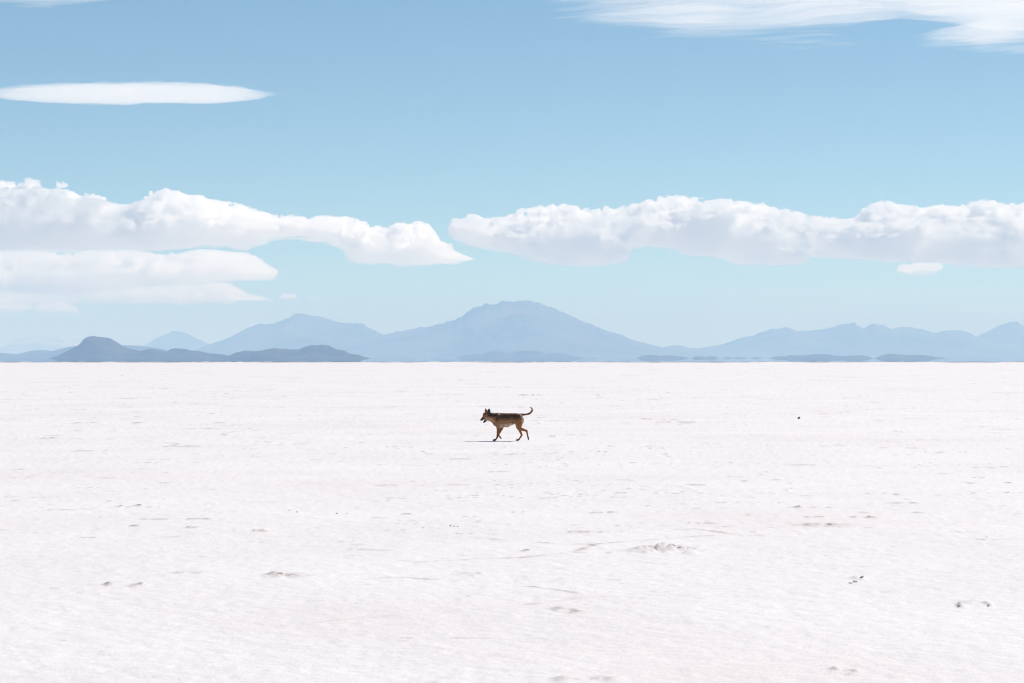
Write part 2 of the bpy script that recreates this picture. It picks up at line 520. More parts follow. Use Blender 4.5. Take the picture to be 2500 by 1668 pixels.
def hill(name, pts, D, mat, label, seed, jag=0.02, depth=None, nu=None, front=0.5):
    xs = np.array([p[0] for p in pts]); ys = np.array([p[1] for p in pts])
    x0, x1 = xs[0], xs[-1]
    n = nu or int(max(60, min(700, (x1 - x0) / 1.6)))
    u = np.linspace(x0, x1, n)
    Hm = np.interp(u, xs, (YH - ys) / FPX * D + HC)
    ker = np.array([1, 2, 3, 2, 1.]); ker /= ker.sum()
    Hs = np.convolve(np.pad(Hm, 2, mode='edge'), ker, 'valid')
    Hm = 0.5 * Hm + 0.5 * Hs
    hx = (u - 1250) / FPX * D
    hmax = Hm.max()
    Hm = Hm * (1 + jag * pnoise2(u / 7.0, u * 0, seed) + jag * 0.6 * pnoise2(u / 2.4, u * 0, seed + 1))
    Hm = np.maximum(Hm, 0.0)
    Hm[0] = Hm[-1] = -hmax * 0.01
    def blur(a, k):
        w = np.hanning(2 * k + 3)[1:-1]; w /= w.sum()
        return np.convolve(np.pad(a, k, mode='edge'), w, 'valid')
    Hb1 = blur(Hm, 5); Hb2 = blur(Hm, 22)
    dep = depth or hmax * 4.5
    nv = 121
    v = np.linspace(-1, 1, nv)
    U, Vv = np.meshgrid(hx, v, indexing='ij')
    av = np.abs(v)[None, :]
    k1 = np.clip(av / 0.05, 0, 1); k2 = np.clip((av - 0.05) / 0.3, 0, 1)
    H = Hm[:, None] * (1 - k1) + Hb1[:, None] * k1 * (1 - k2) + np.minimum(Hb1, Hb2)[:, None] * k2
    width = 0.35 + 0.65 * np.sqrt(np.clip(Hb2[:, None] / hmax, 0, 1))
    g = np.clip(1 - np.abs(Vv / width) ** 1.15, -0.05, 1)
    s = hmax * 0.8
    off = np.abs(Vv) ** 0.7
    wu = U + s * 0.9 * pnoise2(U / (s * 1.3), Vv * dep / (s * 1.1), seed + 8)
    nzv = (0.55 * pnoise2(wu / s, Vv * dep / (s * 1.9), seed + 3) + 0.3 * pnoise2(wu / (s * .4), Vv * dep / (s * .7), seed + 4)
           + 0.2 * pnoise2(wu / (s * .15), Vv * dep / (s * .25), seed + 5))
    Z = H * g * (1 - off * (0.30 + 0.6 * nzv) * (g > 0) * 0.6)
    Z = np.where(g <= 0, -hmax * 0.02, Z)
    V = np.stack([U, D + Vv * dep, Z], -1).reshape(-1, 3)
    # widen with distance so that the skyline sits where it should
    I = np.arange(n * nv).reshape(n, nv)
    Fq = np.stack([I[:-1, :-1], I[1:, :-1], I[1:, 1:], I[:-1, 1:]], -1).reshape(-1, 4)
    o = link_mesh(name, V, Fq, mat)
    tag(o, label, None, None, 'structure')
    return o


A_ = [(-300, 260), (-100, 250), (0, 232), (60, 200), (110, 165), (180, 150), (260, 152), (300, 150), (345, 145), (385, 160), (410, 164), (450, 158), (490, 172), (540, 195), (620, 220), (760, 262)]
B_ = [(-400, 262), (-150, 250), (0, 252), (60, 256), (110, 260), (160, 246), (200, 236), (260, 233), (310, 241), (370, 227), (440, 212), (600, 205), (760, 206), (850, 210), (900, 216), (1000, 232), (1100, 250), (1200, 262), (1350, 282)]
C1_ = [(318, 283), (360, 262), (430, 230), (480, 200), (505, 170), (520, 156), (560, 152), (620, 155), (660, 160), (690, 175), (730, 205), (790, 228), (850, 240), (905, 227), (960, 233), (1010, 245), (1030, 228), (1060, 224), (1120, 228), (1150, 238), (1200, 240), (1250, 250), (1270, 256), (1310, 256), (1385, 268), (1440, 283)]
C2_ = [(1330, 283), (1385, 268), (1410, 255), (1450, 245), (1490, 238), (1570, 240), (1620, 228), (1650, 222), (1720, 228), (1800, 230), (1850, 212), (1880, 206), (1940, 203), (1985, 207), (2030, 230), (2080, 238), (2120, 258), (2170, 264), (2200, 275), (2235, 283)]
D_ = [(700, 283), (780, 250), (860, 210), (900, 190), (950, 158), (1020, 132), (1045, 121), (1100, 123), (1160, 150), (1200, 172), (1230, 180), (1265, 200), (1340, 240), (1420, 283)]
E_ = [(1000, 283), (1130, 250), (1265, 202), (1300, 190), (1380, 160), (1460, 120), (1510, 95), (1570, 77), (1600, 80), (1650, 78), (1680, 66), (1730, 48), (1780, 18), (1805, 12), (1830, 18), (1880, 24), (1940, 35), (1990, 52), (2050, 68), (2120, 72), (2185, 72), (2240, 105), (2310, 142), (2400, 185), (2500, 235), (2600, 283)]
F_ = [(-600, 513), (-350, 470), (-200, 430), (-80, 395), (0, 372), (98, 347), (160, 333), (190, 322), (240, 318), (350, 298), (362, 291), (410, 291), (470, 274), (550, 256), (620, 236), (690, 203), (730, 170), (757, 145), (795, 143), (835, 125), (880, 124), (930, 112), (952, 99), (1000, 102), (1100, 106), (1125, 98), (1150, 97), (1190, 120), (1230, 114), (1260, 133), (1330, 160), (1400, 183), (1460, 213), (1560, 256), (1700, 315), (1780, 337), (1830, 350), (1870, 375), (2000, 410), (2110, 438), (2300, 478), (2450, 513)]
H_ = [(60, 268), (180, 235), (275, 209), (340, 194), (390, 197), (425, 211), (480, 212), (550, 202), (610, 192), (680, 170), (740, 150), (790, 143), (850, 117), (880, 106), (940, 101), (985, 93), (1010, 98), (1050, 116), (1110, 113), (1200, 103), (1280, 83), (1330, 71), (1375, 64), (1425, 96), (1475, 75), (1510, 78), (1550, 83), (1600, 103), (1640, 90), (1700, 93), (1750, 101), (1800, 110), (1830, 126), (1900, 113), (1960, 108), (2000, 113), (2040, 128), (2080, 148), (2150, 170), (2350, 225), (2550, 268)]
I_ = [(1900, 240), (2000, 190), (2080, 148), (2150, 110), (2220, 75), (2290, 60), (2310, 60), (2350, 85), (2450, 130), (2650, 200)]
hill("distant_ridge", R4(A_), 68000, M_snow, "faintest pale ridge with snow streaks at the far left", 101, depth=4000)
hill("low_hills", R4(B_), 27000, M_mid, "low blue hills behind the dark flat topped hill on the left", 111, depth=900)
hill("dark_hill", R4(C1_), 17300, M_near, "dark blue flat topped hill on the left edge of the salt", 121, jag=0.03, depth=500)
hill("dark_hill", R4(C2_), 16600, M_near, "long low dark hill tapering to the right beside the flat topped one", 131, jag=0.035, depth=450)
hill("mountain", R4(D_), 50000, M_far, "small pale cone shaped mountain between the dark hill and the long ridge", 141, depth=2500)
hill("mountain", R4(E_), 40000, M_far, "pale peaked mountain with a long shoulder left of the volcano", 151, depth=3200)
hill("volcano", R5(F_), 36000, M_far, "wide flat topped volcano in the middle of the horizon", 161, depth=4200)
hill("mountain_range", R6(H_), 41000, M_far, "long hazy mountain range with several peaks on the right", 171, depth=2600)
hill("mountain", R6(I_), 45000, M_far, "pale peak at the right edge of the view", 181, depth=2600)
isl = "low hazy islands floating on the mirage"
for (f, pts, D, lab, sd) in (
        (R5, [(440, 513), (500, 492), (560, 477), (620, 482), (700, 500), (740, 513)], 31000, "faint low island left of the long one under the volcano", 201),
        (R5, [(632, 513), (680, 494), (740, 486), (810, 485), (870, 466), (910, 461), (960, 468), (1010, 478), (1060, 468), (1120, 460), (1190, 462), (1240, 465), (1280, 483), (1330, 477), (1390, 480), (1440, 490), (1500, 501), (1550, 513)], 26000, "long humped island directly below the volcano", 211),
        (R5, [(1595, 513), (1610, 507), (1635, 513)], 26000, "tiny dot of land right of the humped island", 216),
        (R6, [(128, 269), (160, 255), (200, 250), (240, 252), (262, 258), (300, 252), (340, 256), (400, 262), (425, 269)], 22000, "low double humped island right of the volcano", 221),
        (R6, [(448, 269), (462, 260), (500, 260), (530, 262), (555, 257), (580, 262), (597, 269)], 22000, "short flat island second to the right of the volcano", 231),
        (R6, [(625, 269), (645, 258), (672, 266), (690, 266), (702, 261), (750, 266), (768, 269)], 28000, "faint broken scrap of land in the gap between the islands", 241),
        (R6, [(780, 269), (802, 261), (830, 263), (852, 269)], 28000, "faint small scrap of land just left of the longest island", 251),
        (R6, [(890, 269), (925, 260), (990, 259), (1005, 252), (1050, 254), (1100, 252), (1150, 247), (1220, 247), (1260, 254), (1300, 257), (1350, 255), (1410, 252), (1450, 258), (1482, 269)], 21500, "longest flat island below the mountain range on the right", 261),
        (R6, [(1500, 269), (1530, 254), (1570, 243), (1620, 248), (1700, 252), (1760, 250), (1800, 255), (1850, 264), (1905, 269)], 21000, "rightmost island, humped at its left end and tapering right", 271)):
    o = hill("low_island", f(pts), D, M_mid, lab, sd, jag=0.05, depth=260)
    o['group'] = isl


# ------------------------------------------------------------------ haze
def box(name, lo, hi, mat):
    (a, b, c), (d, e, f) = lo, hi
    V = [(a, b, c), (d, b, c), (d, e, c), (a, e, c), (a, b, f), (d, b, f), (d, e, f), (a, e, f)]
    Fq = [(0, 3, 2, 1), (4, 5, 6, 7), (0, 1, 5, 4), (1, 2, 6, 5), (2, 3, 7, 6), (3, 0, 4, 7)]
    return link_mesh(name, V, Fq, mat, smooth=False)


HAZE_TOP = 1010.0
SIG = np.array([2.7e-5, 3.8e-5, 5.6e-5])        # extinction per metre, stronger in the blue
ALB = np.array([0.70, 0.84, 0.91])              # share of it that is scattering
DEN = 1.0e-4
SCA = SIG * ALB / DEN
ABS = (1 - SIG * (1 - ALB) / DEN / (1 - SCA)) ** 2
hz = box("haze", (-60000, -15000, -1.2), (60000, 84000, HAZE_TOP), volume_mat("hazy_air", tuple(SCA), DEN, 0.0, tuple(ABS)))
tag(hz, "pale blue air thickening towards the mountains", None, None, 'stuff')


# ------------------------------------------------------------------ clouds
M_cloud = volume_mat("cloud_droplets", (1, 1, 1), 0.019, 0.68)
M_thin = volume_mat("thin_cloud", (1, 1, 1), 0.0085, 0.6)
M_veil = volume_mat("veil_cloud", (1, 1, 1), 0.00052, 0.3)
R2 = lambda pts: [(x / 1.88, 400 + y / 1.88) for x, y in pts]
R3 = lambda pts: [(1000 + x / 1.5667, 400 + y / 1.5667) for x, y in pts]


def cloud(label, top, bot, D, mat, seed, vox=24.0, depth=2300., puff=1.0, name="cloud", n=None, veil=True):
    """cumulus heaped from many flattened billows inside a traced outline, with its own depth; denser above, a thin veil below"""
    rng = np.random.default_rng(seed)
    tx = np.array([p[0] for p in top]); tz = np.array([(YH - p[1]) / FPX * D for p in top])
    bx = np.array([p[0] for p in bot]); bz = np.array([(YH - p[1]) / FPX * D for p in bot])
    o = np.argsort(tx, kind='stable'); tx, tz = tx[o], tz[o]
    o = np.argsort(bx, kind='stable'); bx, bz = bx[o], bz[o]
    pl, pr = min(tx[0], bx[0]), max(tx[-1], bx[-1])
    vx = (vox, vox * 1.4, vox)
    X = np.arange((pl - 1250) / FPX * D - 300, (pr - 1250) / FPX * D + 300, vx[0])
    Yc = np.arange(-depth * 1.25, depth * 0.85, vx[1])
    Z = np.arange(bz.min() - 250, tz.max() + 250, vx[2])
    shp = (len(X), len(Yc), len(Z))
    up = X / D * FPX + 1250
    T = np.interp(up, tx, tz); B = np.interp(up, bx, bz)
    out = (up < pl) | (up > pr)
    thick = np.maximum(T - B, 15)
    tmax = np.percentile(thick, 85)

    def slope(y):
        return 1 - (0.82 * (abs(y) / depth) ** 1.15 if y < 0 else 0.5 * y / depth)

    def heap(rows):
        F = np.full(shp, -700., dtype=np.float32)
        for (x, y, z, rx, ry, rz) in rows:
            e = 1.45 if rz > 150 else 2.0
            i0, i1 = np.searchsorted(X, (x - rx * e, x + rx * e))
            j0, j1 = np.searchsorted(Yc, (y - ry * e, y + ry * e))
            k0, k1 = np.searchsorted(Z, (z - rz * e, z + rz * e))
            if i1 - i0 < 1 or j1 - j0 < 1 or k1 - k0 < 1: continue
            q = np.sqrt(((X[i0:i1, None, None] - x) / rx) ** 2 + ((Yc[None, j0:j1, None] - y) / ry) ** 2 + ((Z[None, None, k0:k1] - z) / rz) ** 2)
            f = np.where(q > 1, (1 - q) * max(rz, 210), (1 - q) * min(rz, 420)).astype(np.float32)
            sub = F[i0:i1, j0:j1, k0:k1]
            kk = min(45., rz * 0.4)
            h = np.clip(0.5 + 0.5 * (f - sub) / kk, 0, 1)
            F[i0:i1, j0:j1, k0:k1] = sub * (1 - h) + f * h + kk * h * (1 - h) * 0.8
        return F

    def finish(F, nm, m, parent=None):
        F[0], F[-1] = -1, -1; F[:, 0], F[:, -1] = -1, -1; F[:, :, 0], F[:, :, -1] = -1, -1
        v, q = surface_nets(F, (0, 0, 0), (1, 1, 1))
        if not len(q): return None
        v = v * np.array(vx) + np.array([X[0], D + Yc[0], Z[0]])
        # drop loose crumbs: connected pieces of few vertices
        lab = np.arange(len(v))
        for _ in range(60):
            mn = lab[q].min(1)
            new = lab.copy()
            for c in range(4):
                np.minimum.at(new, q[:, c], mn)
            new = new[new]; new = new[new]
            if np.array_equal(new, lab): break
            lab = new
        cnt = np.bincount(lab, minlength=len(v))
        keep = cnt[lab] > (260 if len(v) > 5000 else 20)
        q = q[keep[q[:, 0]]]
        used = np.unique(q); mp = np.zeros(len(v), dtype=np.int64); mp[used] = np.arange(len(used))
        return link_mesh(nm, v[used], mp[q], m, parent)
    N = n or int(max(6, (X[-1] - X[0]) * tmax / 1.0e6 * 22))
    rows = []
    xs = rng.uniform((pl - 1250) / FPX * D, (pr - 1250) / FPX * D, N * 3)
    for c, x in enumerate(xs):
        i = min(np.searchsorted(X, x), len(X) - 1)
        t = thick[i]
        yspan = depth * min(1.0, (t / tmax)) ** 0.6 * 0.8
        y = rng.uniform(-1, 0.4) * yspan
        crest = slope(y)                                      # heaps step down towards the front
        if c % 3 == 0:                                        # towers reaching the outline
            rz = t * crest * rng.uniform(0.16, 0.34); z = B[i] + t * crest - rz; k = rng.uniform(1.1, 1.9)
        elif c % 3 == 1:                                      # the body, drawn out by the wind
            rz = t * crest * rng.uniform(0.12, 0.25); z = B[i] + t * crest * rng.uniform(0.32, 0.75); k = rng.uniform(2.0, 4.2)
        else:                                                 # small knobs on top
            rz = min(t * 0.2, rng.uniform(45, 110)); z = B[i] + t * crest * rng.uniform(0.80, 1.0) - rz; k = rng.uniform(1.0, 1.6)
        rz = max(rz, 22.)
        rows.append((x, y, z, rz * k, rz * k * rng.uniform(1.0, 1.6), rz))
    # knuckled crest following the outline
    for x in np.arange((pl - 1250) / FPX * D, (pr - 1250) / FPX * D, 62.):
        i = min(np.searchsorted(X, x), len(X) - 1)
        t = thick[i]
        for j in range(9):
            y = rng.uniform(-1.0, 0.35) * depth * min(1.0, (t / tmax)) ** 0.6 * (0.15 if j == 0 else 1)
            rz = min(t * 0.24, 36 + 130 * rng.uniform() ** 1.6)
            z = B[i] + t * slope(y) * (1 if j == 0 else rng.uniform(0.86, 1.0)) - rz * (1.0 if j == 0 else 0.8)
            k = rng.uniform(1.0, 1.7)
            rows.append((x + rng.uniform(-30, 30), y, z, rz * k, rz * k * 1.2, rz))
    Zp = Z[None, None, :] * (D / (D + Yc))[None, :, None]        # as seen from the flat
    Bn = gnoise(shp[:2], vx[:2], 420, rng)[:, :, None] * 45 + gnoise(shp[:2], vx[:2], 150, rng)[:, :, None] * 30
    F = heap(rows)
    amp = np.clip(thick / 900., 0.22, 1.0)[:, None, None].astype(np.float32) * puff
    for per, a in ((700, 60), (380, 74), (200, 62), (110, 44), (58, 26)):
        nz = gnoise(shp, vx, (per * 1.3, per * 1.3, per * 0.75), rng)
        F += amp * a * (np.abs(nz) * 2.5 - 0.80)
    F += amp * 75 * gnoise(shp, vx, (800, 800, 120), rng)
    zn = (Z[None, None, :] - B[:, None, None]) / thick[:, None, None]
    F -= amp * (240 * sstep(0.48, 0.0, zn)).astype(np.float32)
    F = np.minimum(F, np.minimum(Zp - B[:, None, None] + Bn, T[:, None, None] + 120 - Zp + Bn * 1.8)).astype(np.float32)
    F[out] = -1
    ob = finish(F, name, mat)
    tag(ob, label, "cloud")
    if veil:
        rows = []
        for x in rng.uniform((pl - 1250) / FPX * D, (pr - 1250) / FPX * D, int(N * 0.8)):
            i = min(np.searchsorted(X, x), len(X) - 1)
            t = thick[i]
            rz = max(t * rng.uniform(0.10, 0.20), 30)
            z = B[i] + max(t * rng.uniform(0.02, 0.5), rz * 0.7)
            y = rng.uniform(-0.9, 0.4) * depth * min(1.0, t / tmax) ** 0.6
            rows.append((x, y, z, rz * rng.uniform(2.2, 5), rz * rng.uniform(2.5, 5), rz))
        F = heap(rows)
        F += amp * 70 * gnoise(shp, vx, (1000, 1000, 110), rng)
        F += amp * 60 * gnoise(shp, vx, (420, 420, 90), rng)
        F += amp * 35 * gnoise(shp, vx, (150, 150, 60), rng)
        F = np.minimum(F, Zp - B[:, None, None] + Bn * 1.3 + 20).astype(np.float32)
        F[out] = -1
        finish(F, "lower_veil", M_mist, ob)
    return ob


M_faint = volume_mat("faint_cloud_haze", (1, 1, 1), 0.0009, 0.3)
M_mist = volume_mat("cloud_mist", (1, 1, 1), 0.0013, 0.5)
UL_top = [(-260, 95), (0, 92), (30, 105), (60, 112), (100, 112), (140, 80), (180, 92), (230, 112), (275, 100), (320, 122), (380, 150), (410, 135), (440, 150), (460, 180), (500, 190), (600, 210), (650, 205), (672, 195), (680, 150), (700, 138), (755, 116), (800, 128), (850, 140), (900, 160), (960, 185), (1000, 198), (1060, 190), (1120, 205), (1170, 225), (1200, 218), (1280, 250), (1300, 262), (1330, 235), (1380, 245), (1420, 262), (1480, 240), (1540, 250), (1600, 250), (1650, 280), (1700, 290), (1750, 300), (1800, 278), (1870, 270), (1920, 275), (1960, 300), (2000, 330), (2015, 370), (2060, 395), (2110, 405), (2160, 430), (2185, 442)]
UL_bot = [(-260, 400), (0, 392), (150, 390), (200, 392), (350, 385), (500, 390), (600, 392), (680, 398), (740, 385), (900, 375), (1050, 375), (1120, 400), (1150, 372), (1250, 355), (1350, 350), (1450, 365), (1560, 378), (1588, 395), (1600, 440), (1650, 455), (1740, 463), (1850, 463), (1950, 460), (2080, 460), (2150, 452), (2185, 444)]
M_lens = volume_mat("lens_cloud_ice", (1, 1, 1), 0.0009, 0.3)
cloud("long white cumulus bank sloping down from the upper left to the middle", R2(UL_top), R2(UL_bot), 60000, M_cloud, 1)
UR_top = [(150, 272), (165, 225), (180, 208), (230, 196), (270, 200), (310, 215), (340, 215), (390, 200), (430, 190), (490, 185), (525, 165), (560, 172), (620, 170), (690, 165), (740, 172), (790, 185), (840, 170), (850, 158), (880, 165), (930, 152), (960, 140), (1005, 130), (1040, 145), (1070, 148), (1100, 138), (1130, 142), (1170, 133), (1220, 155), (1250, 140), (1290, 152), (1320, 170), (1350, 165), (1400, 180), (1460, 190), (1500, 210), (1580, 222), (1640, 230), (1715, 232), (1722, 190), (1735, 178), (1770, 178), (1830, 160), (1880, 158), (1930, 175), (1980, 175), (2040, 158), (2090, 175), (2130, 188), (2138, 160), (2170, 135), (2210, 140), (2260, 160), (2350, 162), (2700, 180)]
UR_bot = [(150, 275), (200, 300), (300, 325), (400, 340), (450, 350), (480, 372), (560, 385), (650, 387), (750, 385), (825, 370), (832, 325), (900, 310), (950, 325), (1000, 335), (1100, 350), (1200, 350), (1270, 378), (1330, 380), (1400, 385), (1500, 385), (1512, 352), (1600, 350), (1650, 362), (1800, 365), (1870, 372), (2000, 370), (2100, 385), (2200, 393), (2300, 392), (2345, 390), (2700, 400)]
cloud("broad white cumulus bank over the right half of the horizon", R3(UR_top), R3(UR_bot), 58000, M_cloud, 2)
LL_top = [(-260, 425), (0, 415), (150, 410), (300, 418), (400, 405), (440, 400), (500, 408), (600, 400), (650, 402), (750, 418), (830, 430), (880, 410), (930, 402), (1000, 410), (1040, 402), (1100, 412), (1160, 425), (1210, 445), (1250, 475), (1278, 512)]
LL_bot = [(-260, 600), (0, 585), (150, 592), (300, 598), (400, 600), (500, 570), (650, 560), (800, 560), (900, 550), (1000, 545), (1100, 537), (1200, 538), (1278, 520)]
cloud("lower cumulus bank at the left with a rounded right end", R2(LL_top), R2(LL_bot), 66000, M_thin, 3, depth=2300)
cloud("small ragged cloud strip under the lower left bank", R2([(380, 590), (450, 560), (600, 545), (700, 560), (900, 545), (1000, 545), (1080, 565), (1130, 590), (1200, 605), (1250, 624)]),
      R2([(380, 620), (500, 640), (700, 645), (850, 652), (1000, 648), (1150, 638), (1250, 630)]), 70000, M_thin, 4, depth=900, n=90)
cloud("faint pale haze of cloud under the lower left bank", R2([(-260, 500), (0, 520), (300, 540), (600, 560), (850, 590), (980, 620)]),
      R2([(-260, 700), (0, 690), (300, 680), (600, 668), (850, 662), (980, 650)]), 74000, M_faint, 14, depth=1500, vox=40, n=70, veil=False)
cloud("faint pale haze of cloud between the two left banks", R2([(-260, 270), (0, 290), (200, 320), (420, 350), (640, 375), (760, 390)]),
      R2([(-260, 470), (0, 460), (200, 450), (420, 440), (640, 425), (760, 410)]), 68000, M_faint, 15, depth=1200, vox=40, n=50, veil=False)
cloud("tiny puff of cloud right of the lower left bank", R2([(1280, 612), (1300, 598), (1322, 588), (1345, 596), (1368, 620)]), R2([(1280, 620), (1320, 626), (1368, 624)]), 72000, M_thin, 5, depth=300, vox=16, n=9, veil=False)
cloud("tiniest scrap of cloud above the left mountain", R2([(1418, 614), (1440, 609), (1466, 616)]), R2([(1418, 618), (1440, 620), (1466, 619)]), 72000, M_thin, 6, depth=220, vox=14, n=7, veil=False)
cloud("small low cloud cut by the left edge of the view", R2([(-160, 640), (-60, 622), (0, 616), (40, 628), (80, 632), (120, 626), (158, 660)]), R2([(-160, 690), (0, 688), (100, 688), (158, 672)]), 80000, M_thin, 7, depth=500, vox=20, n=30)
cloud("small low cloud second from the left edge near the horizon", R2([(165, 665), (190, 632), (230, 622), (280, 628), (320, 645), (360, 680), (420, 690)]), R2([(165, 685), (250, 692), (330, 692), (420, 693)]), 80000, M_thin, 8, depth=500, vox=20, n=30)
cloud("small detached cloud below the right bank", R3([(1840, 415), (1868, 408), (1885, 382), (1920, 378), (1955, 370), (1990, 378), (2025, 375), (2038, 400)]), R3([(1840, 418), (1880, 425), (1970, 432), (2010, 428), (2038, 412)]), 64000, M_thin, 9, depth=450, vox=18, n=22)


def sheet_cloud(label, fn, D0, D1, alt, xr, mat, step=70.0, curve=0.0):
    """smooth lens or veil: a level layer whose thickness varies"""
    Yv = np.arange(D0, D1, step * 1.5)
    Xv = np.arange(xr[0], xr[1], step)
    X, Y = np.meshgrid(Xv, Yv, indexing='ij')
    px = X / Y * FPX + 1250
    py = YH - alt / Y * FPX
    t = fn(X, Y, px, py)
    keep = t > 1.0
    t = np.where(keep, t, 0)
    zt = alt + t * 0.6; zb = alt - t * 0.4
    nx, ny = X.shape
    I = np.arange(nx * ny).reshape(nx, ny)
    N = nx * ny
    use = keep.copy()
    use[1:] |= keep[:-1]; use[:-1] |= keep[1:]
    u2 = use.copy(); u2[:, 1:] |= use[:, :-1]; u2[:, :-1] |= use[:, 1:]
    cell = u2[:-1, :-1] & u2[1:, :-1] & u2[1:, 1:] & u2[:-1, 1:]
    a, b, c, d = I[:-1, :-1][cell], I[1:, :-1][cell], I[1:, 1:][cell], I[:-1, 1:][cell]
    # join top and bottom on the border by sharing vertices where t == 0
    zero = (t == 0).ravel()
    low = np.where(zero, np.arange(N), np.arange(N) + N)
    Ft = np.stack([a, b, c, d], -1)
    Fb = np.stack([low[a], low[d], low[c], low[b]], -1)
    ff = np.concatenate([Ft, Fb[~(zero[a] & zero[b] & zero[c] & zero[d])]])
    ff = np.concatenate([Ft[~(zero[a] & zero[b] & zero[c] & zero[d])], Fb[~(zero[a] & zero[b] & zero[c] & zero[d])]])
    V = np.concatenate([np.stack([X, Y, zt], -1).reshape(-1, 3), np.stack([X, Y, zb], -1).reshape(-1, 3)])
    used = np.unique(ff)
    remap = np.full(len(V), -1, dtype=np.int64); remap[used] = np.arange(len(used))
    o = link_mesh("cloud", V[used], remap[ff], mat)
    tag(o, label, "cloud")
    return o


def veil(X, Y, px, py):
    # lower border of the veil, in the photo's own outline
    edge = np.interp(px, [1100, 1290, 1370, 1500, 1640, 1760, 1880, 1960, 2060, 2130, 2200, 2300, 2400, 2500, 2650], [-60, 2, 40, 74, 100, 100, 98, 100, 98, 88, 80, 118, 142, 134, 120])
    w = 900 * pnoise2(X / 2100, Y / 2400, 304)
    n = 0.55 * pnoise2(X / 2600, (Y + w) / 1300, 301) + 0.36 * pnoise2(X / 1200, (Y + w + X * .35) / 420, 302) + 0.15 * pnoise2(X / 600, (Y + w + X * .45) / 170, 303) + 0.07 * pnoise2(X / 260, (Y + w + X * .4) / 90, 305)
    core = sstep(0, 1, (edge + 16 - py + 42 * n) / 130)
    hole = np.exp(-(((px - 2290) / 120) ** 2 + ((py - 58) / 18) ** 2)) + 0.3 * np.exp(-(((px - 1960) / 120) ** 2 + ((py - 62) / 12) ** 2)) + 0.75 * np.exp(-(((px - 1660) / 190) ** 2 + ((py - 74) / 24) ** 2))
    t = core ** 1.7 * (430 + 250 * n) * np.clip(1 - 0.85 * np.clip(hole, 0, 1) + 0.25 * n, 0.02, 1.2)
    return t * sstep(1250, 1420, px + 50 * n) - 5


def lens(X, Y, px, py):
    # long lens shaped streak at the left, frayed along its lower side and at the tip
    cx = (305 - 1250) / FPX * 60000
    u = (X - cx) / 3720.0
    w = 250 * pnoise2(X / 1500, Y / 900, 314)
    wob = 0.16 * pnoise2(X / 1100, (Y + w) / 420, 311) + 0.14 * pnoise2(X / 420, (Y + w) / 170, 312) + 0.09 * pnoise2(X / 170, (Y + w) / 90, 313)
    r2 = np.where(u > 0, np.abs(u) ** 3.4, np.abs(u) ** 2.6) + ((Y - 60000) / 1700.0) ** 2
    c = np.clip(1 - r2 + wob * (0.5 + 0.6 * np.clip(r2, 0, 1)), 0, 1)
    return 480 * c ** 0.95 * (1 + 0.35 * wob) - 5


def wisps(X, Y, px, py):
    n = 0.6 * pnoise2(X / 1500, Y / 900, 321) + 0.4 * pnoise2(X / 500, Y / 260, 322)
    e = np.interp(px, [-200, 0, 120, 230, 300, 420, 520], [30, 16, 22, 12, -8, -2, -30])
    return 150 * sstep(0, 1, (e - py + 16 * n) / 30) - 8


sheet_cloud("thin white veil of cloud across the top right", veil, 52000, 75000, 9000, (-1500, 20000), M_veil)
sheet_cloud("long lens shaped white cloud streak at the upper left", lens, 57500, 62500, (YH - 231) / FPX * 60000, (-16500, -4000), M_lens, step=50)
sheet_cloud("faint wisps of cloud at the very top left corner", wisps, 54000, 66000, 9000, (-16500, -6000), M_veil)


# ------------------------------------------------------------------ implicit bodies (one continuous surface)
class Body:
    def __init__(s, lo, hi, vox):
        s.vox = vox; s.lo = np.array(lo, float)
        s.n = np.ceil((np.array(hi) - s.lo) / vox).astype(int) + 1
        s.F = np.full(s.n, 1e3, dtype=np.float32)

    def seg(s, a, b, ra, rb, k=0.02, sy=1.0, cut=False):
        """tapered limb from a to b; sy squeezes it across the body"""
        a = np.array(a, float); b = np.array(b, float)
        m = max(ra, rb) + k * 2 + 0.01
        l = np.floor((np.minimum(a, b) - m - s.lo) / s.vox).astype(int).clip(0)
        h = np.minimum(np.ceil((np.maximum(a, b) + m - s.lo) / s.vox).astype(int) + 1, s.n)
        ax = [s.lo[i] + np.arange(l[i], h[i]) * s.vox for i in range(3)]
        P = np.stack(np.meshgrid(*ax, indexing='ij'), -1).astype(np.float32)
        q = P - a; q[..., 1] /= sy
        d = b - a; d = d * np.array([1, 1 / sy, 1])
        t = np.clip((q @ d) / max(d @ d, 1e-9), 0, 1)
        dist = np.linalg.norm(q - t[..., None] * d, axis=-1) - (ra + (rb - ra) * t)
        sl_ = tuple(slice(l[i], h[i]) for i in range(3))
        f = s.F[sl_]
        if cut:
            s.F[sl_] = np.maximum(f, -dist)
        else:
            hh = np.clip(0.5 + 0.5 * (f - dist) / k, 0, 1)
            s.F[sl_] = (f * (1 - hh) + dist * hh) - k * hh * (1 - hh)

    def chain(s, pts, k=0.02, sy=1.0):
        for p, q in zip(pts[:-1], pts[1:]):
            s.seg(p[:3], q[:3], p[3], q[3], k, sy)

    def mesh(s, name, mat):
        s.F[0], s.F[-1] = 1, 1; s.F[:, 0], s.F[:, -1] = 1, 1; s.F[:, :, 0], s.F[:, :, -1] = 1, 1
        v, q = surface_nets(-s.F, s.lo, (s.vox,) * 3)
        return link_mesh(name, v, q, mat)


# ------------------------------------------------------------------ the dog
SC = 1309.0
def dz(zx, zy, y, r=None):
    p = ((zx - 1200) / SC, y, (1190 - zy) / SC)
    return p if r is None else (*p, r / SC)


